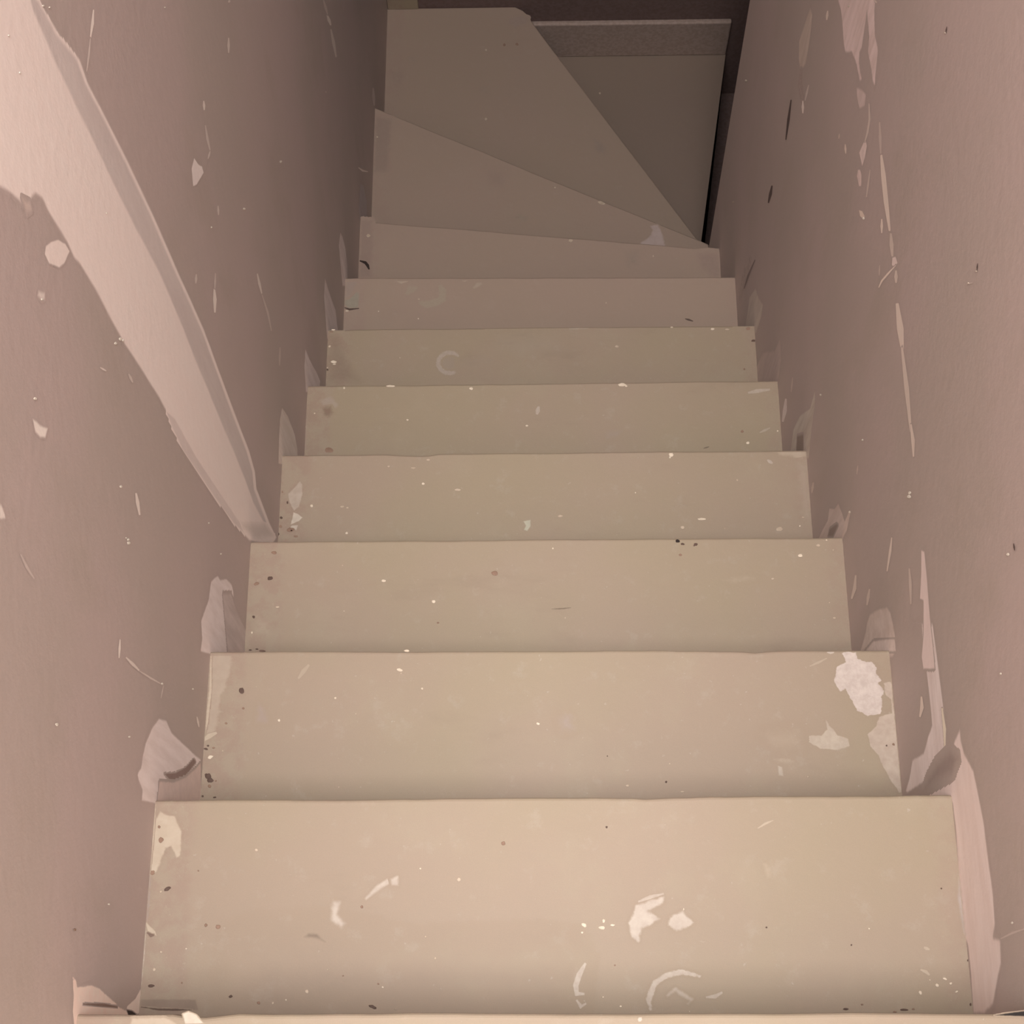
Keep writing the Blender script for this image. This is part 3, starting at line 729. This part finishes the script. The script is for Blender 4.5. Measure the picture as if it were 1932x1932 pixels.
mark(T2, tl([(575, 300), (600, 330), (620, 395), (560, 395)]), 'faint_smear', ((206, 178, 168), (200, 172, 160)), .6, .006, .003)
for x, y, r, e, a in [(1218, 155, 8, 1.8, .2), (1225, 170, 5, 1, 0), (925, 283, 6, 1, 0), (1848, 400, 7, 1.3, .5), (1320, 240, 6, 1, 0), (355, 552, 9, 1.6, -.3), (412, 525, 5, 1, 0), (668, 385, 7, 1, 0), (1018, 355, 4, 1, 0), (630, 533, 4, 1, 0), (940, 690, 4, 1, 0), (1250, 68, 6, 2.5, 0), (295, 390, 4, .6, 0)]:
    p = tl([(x, y)])[0]; FL.add(T2, M_WHITE if r > 5 else M_FAINT, p[0], p[1], r*.36, e, a)
for x, y, r in [(470, 626, 5), (218, 515, 3), (1445, 465, 6), (1415, 470, 4)]:
    p = trr([(x, y)])[0]; FL.add(T2, M_HOLE if r < 6 else M_RUST, p[0], p[1], r*.4)
for x, y, r, e in [(305, 642, 6, 1.5), (485, 548, 4, 1), (1078, 603, 5, 1.2), (545, 243, 4, 1), (540, 680-12, 4, 3)]:
    p = trr([(x, y)])[0]; FL.add(T2, M_FAINT, p[0], p[1], r*.4, e)
# third
for x, y, r, e, a, mt in [(160, 1260, 11, 1.3, -.4, M_HOLE), (78, 1293, 9, 1.6, -.3, M_RUST), (60, 1495, 8, 1, .5, M_HOLE), (185, 1105, 9, 2, 0, M_RUST), (118, 1703, 7, 1.8, 0, M_HOLE), (40, 1695, 4, 2, 0, M_HOLE), (1525, 1230, 15, 1.3, 0, M_RUST),
                          (1180, 1530, 5, 1.4, 0, M_RUST), (80, 1690, 4, 2, 0, M_HOLE)]:
    p = ml([(x, y)])[0]; FL.add(T3, mt, p[0], p[1], r*.33, e, a)
for x, y, r, e, mt in [(768, 1034, 9, 1.3, M_BLACK), (798, 1052, 6, 1.8, M_HOLE), (877, 1054, 8, 1.4, M_HOLE), (785, 1118, 7, 1.3, M_RUST), (868, 1062, 4, 1, M_HOLE)]:
    p = mr([(x, y)])[0]; FL.add(T3, mt, p[0], p[1], r*.34, e)
for x, y, r, e in [(850, 1275, 8, 1.6), (1155, 1400, 9, 1.3), (50, 1590, 7, .7), (28, 1105, 6, 1), (600, 1182, 4, 1), (205, 1435, 6, 2), (610, 1460, 5, 1)]:
    p = ml([(x, y)])[0]; FL.add(T3, M_WHITE if r > 6 else M_FAINT, p[0], p[1], r*.31, e)
for x, y, r, e, mt in [(1512, 1121, 9, 1.7, M_WHITE), (1672, 1028, 5, 1, M_WHITE), (1712, 1088, 7, .6, M_FAINT), (1622, 1060, 9, 1.4, M_FAINT), (1720, 1500, 6, 1.5, M_FAINT), (10, 1078, 5, 1, M_WHITE), (1690, 1408, 5, 1, M_FAINT), (1240, 1422, 4, 1, M_FAINT), (85, 1500, 5, 1, M_FAINT), (1345, 1262, 6, 1.5, M_FAINT)]:
    p = mr([(x, y)])[0]; FL.add(T3, mt, p[0], p[1], r*.31, e)
stroke(T3, mr([(0, 1446), (60, 1444), (122, 1438)]), 3, name='crack', col=((140, 112, 90), (134, 106, 86)), opac=.7)
mark(T3, mr([(1050, 1270), (1200, 1245), (1240, 1260), (1100, 1285)]), 'faint_smear', CREAM, .4, .01, .004)
mark(T3, ml([(70, 1480), (160, 1520), (155, 1600), (75, 1590)]), 'faint_smear', CREAM, .25, .01, .004)
# fourth
mark(T4, ml([(340, 670), (356, 690), (355, 760), (335, 825), (305, 852), (275, 795), (268, 745), (300, 715)]), 'bare_patch', ((226, 202, 178), (214, 188, 164)), .9, .0014, .001, label='pale chipped patch at the left end')
mark(T4, ml([(300, 858), (330, 868), (358, 890), (335, 912), (285, 932), (296, 890)]), 'bare_patch', ((236, 216, 192), (226, 204, 180)), 1, .001, .0006)
mark(T4, ml([(290, 940), (330, 936), (318, 972), (305, 955), (280, 955)]), 'bare_patch', ((232, 212, 190), (222, 198, 176)), 1, .001, .0006)
mark(T4, ml([(1698, 912), (1742, 905), (1742, 945), (1722, 975), (1702, 965), (1712, 940)]), 'filler_spot', ((226, 220, 188), (216, 208, 178)), .95, .0012, .0008, label='yellowish white chip')
stroke(T4, ml([(222, 510), (210, 700), (197, 900), (192, 1005)]), 8, name='caulk_line', col=((214, 190, 150), (206, 182, 146)), opac=.7)
for x, y, r, e, a, mt in [(206, 992, 10, .9, 0, M_HOLE), (224, 945, 8, 1, 0, M_RUST), (265, 800, 8, .6, 0, M_HOLE), (228, 892, 7, 1, 0, M_HOLE), (285, 965, 12, 1.6, -.2, M_RUST), (235, 735, 6, .6, 0, M_RUST), (315, 1005, 6, 2, 0, M_RUST), (290, 970, 5, 1.5, 0, M_HOLE)]:
    p = ml([(x, y)])[0]; FL.add(T4, mt, p[0], p[1], r*.34, e, a)
for x, y, r, e in [(412, 820, 9, 1), (625, 985, 7, 1.2), (598, 825, 6, 2), (630, 832, 5, 1.5), (1090, 685, 7, 1.2), (1030, 590, 6, 2.5), (1120, 540, 6, 2), (880, 580, 5, 1.5), (1300, 722, 7, 2.5)]:
    p = ml([(x, y)])[0]; FL.add(T4, M_WHITE if r in (9, 7) and x < 1100 else M_FAINT, p[0], p[1], r*.31, e)
for x, y, r, e, mt in [(730, 508, 12, 1.2, M_WHITE), (722, 525, 6, 1, M_WHITE), (915, 900, 7, 3.8, M_WHITE), (798, 950, 10, 1.3, M_FAINT), (512, 740, 4, 1, M_WHITE), (1130, 663, 6, 1, M_FAINT), (1388, 960, 13, 1.7, M_FAINT), (1510, 942, 5, 1, M_WHITE), (1055, 958, 4, 1, M_FAINT), (55, 882, 7, 2.4, M_FAINT), (1530, 890, 4, 2, M_FAINT)]:
    p = mr([(x, y)])[0]; FL.add(T4, mt, p[0], p[1], r*.31, e)
stroke(T4, mr([(1312, 540), (1345, 562)]), 7, opac=.6, col=BARE)
mark(T4, mr([(1370, 488), (1550, 484), (1552, 520), (1500, 540), (1450, 520), (1380, 510)]), 'bare_patch', CREAM, .55, .004, .003)
mark(T4, mr([(1500, 560), (1555, 560), (1575, 900), (1540, 900), (1510, 700)]), 'faint_smear', ((222, 196, 174), (214, 188, 166)), .4, .012, .005)
# fifth
mark(T5, ml([(460, 180), (530, 150), (575, 200), (555, 230), (530, 210), (480, 215)]), 'faint_smear', ((214, 190, 170), (204, 180, 158)), .6, .004, .003)
mark(T5, ml([(475, 225), (530, 215), (545, 250), (520, 282), (480, 270)]), 'rust_patch', ((172, 128, 100), (164, 122, 96)), .7, .005, .003, label='rusty brown spot at the left end')
FL.add(T5, M_RUST, *ml([(518, 482)])[0], 5, 1.6)
stroke(T5, ml([(382, 110), (376, 300), (375, 480)]), 5, name='caulk_line', col=((206, 176, 160), (198, 170, 152)), opac=.6)
for x, y, r, e in [(610, 104, 7, .8), (892, 92, 6, 4), (1382, 108, 8, 1.6), (1720, 333, 5, 1.6), (995, 298, 5, 1.4), (355, 340, 5, 1), (430, 258, 5, 1)]:
    p = ml([(x, y)])[0]; FL.add(T5, M_WHITE, p[0], p[1], r*.31, e)
stroke(T5, ml([(1792, 215), (1780, 265)]), 9, opac=.55, col=BARE)
for x, y, r, e in [(430, 84, 10, 2.2), (1195, 437, 8, 1.3), (455, 92, 5, 1.5), (1375, 365, 5, 1)]:
    p = mr([(x, y)])[0]; FL.add(T5, M_WHITE, p[0], p[1], r*.31, e)
stroke(T5, mr([(1195, 133), (1250, 122), (1330, 112)]), 8, opac=.5, col=BARE)
stroke(T5, mr([(1265, 375), (1330, 345)]), 5, opac=.4, col=BARE)
FL.add(T5, M_RUST, *mr([(1160, 368)])[0], 2.6, 1)
stroke(T5, mr([(925, 470), (960, 460)]), 3, name='crack', col=((130, 104, 84), (124, 98, 80)), opac=.7)
mark(T5, mr([(330, 370), (430, 360), (400, 400), (340, 410)]), 'faint_smear', ((202, 180, 170), (196, 174, 162)), .4, .01, .004)
# sixth
mark(T6, ul([(950, 1220), (1010, 1200), (1110, 1240), (1120, 1310), (1050, 1350), (970, 1340)]), 'faint_smear', ((200, 178, 158), (192, 168, 148)), .4, .008, .005, 70)
mark(T6, ul([(1150, 1240), (1400, 1210), (1500, 1260), (1300, 1290), (1150, 1320)]), 'faint_smear', ((198, 178, 160), (192, 168, 150)), .25, .02, .01)
rc = (1045, 1280)
arc = [(rc[0]+95*math.cos(t), rc[1]+82*math.sin(t)) for t in [math.radians(a) for a in (60, 85, 110, 140, 170, 200, 230, 260, 290, 320)]]
stroke(T6, ul(arc), 9, name='plaster_ring', col=((222, 198, 180), (212, 188, 168)), opac=.75, feather=.002, amp=.0025, label='faint ring mark')
mark(T6, ul([(70, 1040), (150, 1040), (250, 1250), (330, 1430), (70, 1440)]), 'rust_patch', ((178, 144, 116), (184, 150, 122)), .5, .02, .008, 50)
for x, y, r, e, mt in [(125, 1272, 10, 2, M_WHITE), (92, 1150, 7, 1.3, M_WHITE), (75, 1335, 7, 1, M_HOLE), (75, 1318, 5, 1, M_WHITE), (130, 1290, 6, 2, M_WHITE), (122, 1018, 5, 3, M_WHITE), (650, 1240, 5, 1, M_FAINT), (105, 1035, 4, 4, M_RUST)]:
    p = ul([(x, y)])[0]; FL.add(T6, mt, p[0], p[1], r*.25, e)
mark(T6, ur([(1465, 990), (1612, 985), (1618, 1060), (1628, 1400), (1590, 1410), (1560, 1200), (1530, 1080), (1470, 1030)]), 'bare_patch', ((206, 176, 144), (198, 166, 136)), .6, .008, .004, 90, label='yellowish worn edge at the right end')
for x, y, r, e, a, mt in [(1278, 1012, 9, 1.5, 0, M_WHITE), (1605, 1105, 8, 2.2, -.1, M_HOLE), (1560, 1010, 11, 1.5, 0, M_RUST), (1395, 1015, 5, 3, 0, M_FAINT), (955, 998, 5, 2, 0, M_WHITE), (520, 1150, 8, 1.6, 0, M_FAINT), (1530, 1330, 7, 1, 0, M_RUST)]:
    p = ur([(x, y)])[0]; FL.add(T6, mt, p[0], p[1], r*.26, e, a)
stroke(T6, ur([(0, 1012), (150, 1008), (300, 1004)]), 5, name='pale_edge', col=((218, 196, 168), (208, 186, 158)), opac=.6)  # pale lines along parts of the front edge
stroke(T6, ul([(1420, 1018), (1700, 1016), (1932, 1012)]), 5, name='pale_edge', col=((218, 196, 168), (208, 186, 158)), opac=.6)
mark(T6, ul([(1400, 1050), (1900, 1040), (1932, 1200), (1600, 1230), (1420, 1180)]), 'faint_smear', ((202, 180, 156), (196, 174, 148)), .35, .03, .01, 30)
# seventh
mark(T7, ul([(200, 800), (205, 770), (245, 765), (265, 730), (300, 715), (328, 735), (325, 790), (320, 840), (280, 850), (235, 850)]), 'bare_patch', ((196, 186, 160), (184, 172, 146)), .85, .003, .002, label='greenish grey chip at the left end')
stroke(T7, ul([(205, 840), (250, 856), (325, 848)]), 4, name='crack', col=((92, 66, 56), (86, 62, 54)), opac=.9)
mark(T7, ul([(205, 620), (320, 620), (280, 720), (240, 760), (205, 765)]), 'faint_smear', ((196, 172, 160), (190, 166, 152)), .5, .006, .003)
stroke(T7, ul([(965, 660), (990, 710), (985, 775), (930, 800), (865, 818), (800, 800)]), 15, name='plaster_ring', col=((212, 194, 160), (204, 184, 150)), opac=.55, feather=.003, amp=.003)
stroke(T7, ul([(700, 740), (730, 700), (790, 680)]), 15, name='plaster_ring', col=((212, 194, 160), (204, 184, 150)), opac=.45, feather=.003, amp=.003)
stroke(T7, ul([(620, 625), (660, 636), (715, 628)]), 8, opac=.6, col=CREAM)
stroke(T7, ul([(1230, 690), (1265, 660), (1300, 648)]), 9, opac=.45, col=CREAM, feather=.003)
stroke(T7, ul([(1140, 626), (1185, 626)]), 5, opac=.5, col=CREAM)
for x, y, r, e, mt in [(230, 868, 6, 2, M_WHITE), (480, 872, 5, 1, M_WHITE), (795, 930, 5, 1, M_WHITE), (800, 775, 5, 1.5, M_FAINT)]:
    p = ul([(x, y)])[0]; FL.add(T7, mt, p[0], p[1], r*.25, e)
stroke(T7, ur([(1060, 930), (1090, 938), (1125, 950)]), 4, name='crack', col=((98, 70, 60), (92, 66, 56)), opac=.85)
FL.add(T7, M_FAINT, *ur([(435, 805)])[0], 1.4)
# eighth and the winders
mark(T8, ul([(325, 140), (430, 150), (440, 350), (420, 600), (200, 612), (310, 400)]), 'faint_smear', ((196, 158, 142), (190, 154, 138)), .55, .008, .004)
stroke(T8, ul([(330, 470), (375, 485), (395, 510), (406, 540)]), 6, name='crack', col=((74, 52, 46), (70, 50, 44)), opac=1)
FL.add(T8, M_FAINT, *ul([(400, 272)])[0], 3, 1.2)
mark(T8, ur([(1140, 410), (1250, 400), (1350, 410), (1350, 600), (1290, 605), (1180, 520)]), 'faint_smear', ((198, 160, 144), (192, 154, 140)), .55, .012, .006)
mark(T8, ur([(590, 400), (700, 390), (690, 500), (600, 520)]), 'faint_smear', ((186, 164, 146), (180, 158, 140)), .4, .02, .008)
FL.add(T8, M_FAINT, *ur([(808, 434)])[0], 1.6)
FL.add(T8, M_FAINT, *ur([(155, 312)])[0], 3, 1.3)
mark(TR[9], ur([(820, 185), (845, 183), (865, 215), (885, 265), (902, 345), (900, 390), (690, 385), (700, 335), (745, 300), (790, 265), (800, 225), (780, 195)]),
     'filler_patch', ((232, 200, 192), (222, 190, 180)), .95, .004, .002, 80, label='pinkish filler triangle by the narrow end')
mark(TR[9], top([(225, 470), (300, 480), (285, 700), (220, 700)]), 'faint_smear', ((190, 158, 142), (184, 152, 136)), .5, .01, .005)
FL.add(TR[9], M_FAINT, *ur([(400, 12)])[0], 3, 2.4, .35)
mark(TR[9], top([(780, 880), (820, 865), (860, 880), (840, 900)]), 'faint_smear', ((196, 174, 150), (190, 166, 142)), .5, .008, .004)
mark(TR[9], top([(690, 690), (760, 700), (750, 760), (690, 750)]), 'faint_smear', ((190, 156, 142), (184, 150, 136)), .3, .02, .008)
T10 = TR[10]; T11 = TR[11]
inside10 = lambda a: (2.527-a[1]) - (a[0]-.010)*(.685/.425)
mark(T10, top([(780, 70), (830, 62), (852, 70), (845, 95), (800, 115), (770, 95)]), 'filler_spot', ((204, 172, 156), (196, 164, 148)), .7, .008, .004)
mark(T10, top([(650, 355), (685, 350), (695, 385), (655, 378)]), 'faint_smear', ((204, 174, 152), (196, 166, 144)), .5, .01, .004)
mark(T10, top([(290, 290), (350, 285), (340, 340), (300, 330)]), 'faint_smear', ((200, 168, 146), (192, 160, 140)), .5, .012, .005)
mark(T10, top([(1120, 560), (1170, 590), (1160, 630), (1120, 610)]), 'faint_smear', ((190, 168, 152), (184, 160, 146)), .5, .012, .005)
mark(T10, top([(370, 225), (400, 235), (395, 255), (370, 245)]), 'faint_smear', ((200, 172, 154), (192, 164, 146)), .4, .008, .004)
for x, y, r, mt in [(755, 182, 7, M_RUST), (806, 180, 7, M_RUST), (680, 483, 6, M_FAINT), (680, 203, 5, M_FAINT), (240, 555, 4, M_FAINT), (960, 760, 4, M_FAINT)]:
    p = top([(x, y)])[0]; FL.add(T10 if y != 555 and y != 760 else TR[9], mt, p[0], p[1], r*.4)
FL.add(T11, M_FAINT, *top([(1142, 378)])[0], 2, 1)
# landing edge
mark(TR[0], tl([(-2, 1740), (150, 1738), (200, 1765), (190, 1790), (-20, 1800)]), 'bare_patch', CREAM, .7, .0015, .001)
mark(TR[0], tl([(228, 1722), (255, 1712), (290, 1725), (325, 1765), (240, 1768)]), 'plaster_chip', ((240, 222, 196), (232, 212, 186)), 1, .0008, .0004, label='cream chip on the landing edge')
stroke(TR[0], trr([(350, 1640), (365, 1650)]), 10, opac=.8, col=BARE)
mark(TR[0], c7r([(1350, 1890), (1400, 1880), (1495, 1868), (1540, 1868), (1540, 1900), (1495, 1896), (1420, 1893)]), 'dark_gap', ((44, 30, 26), (40, 28, 24)), 1, .0008, .0004, limit=lambda a: 1, label='black gap between wall and landing')
FL.build()
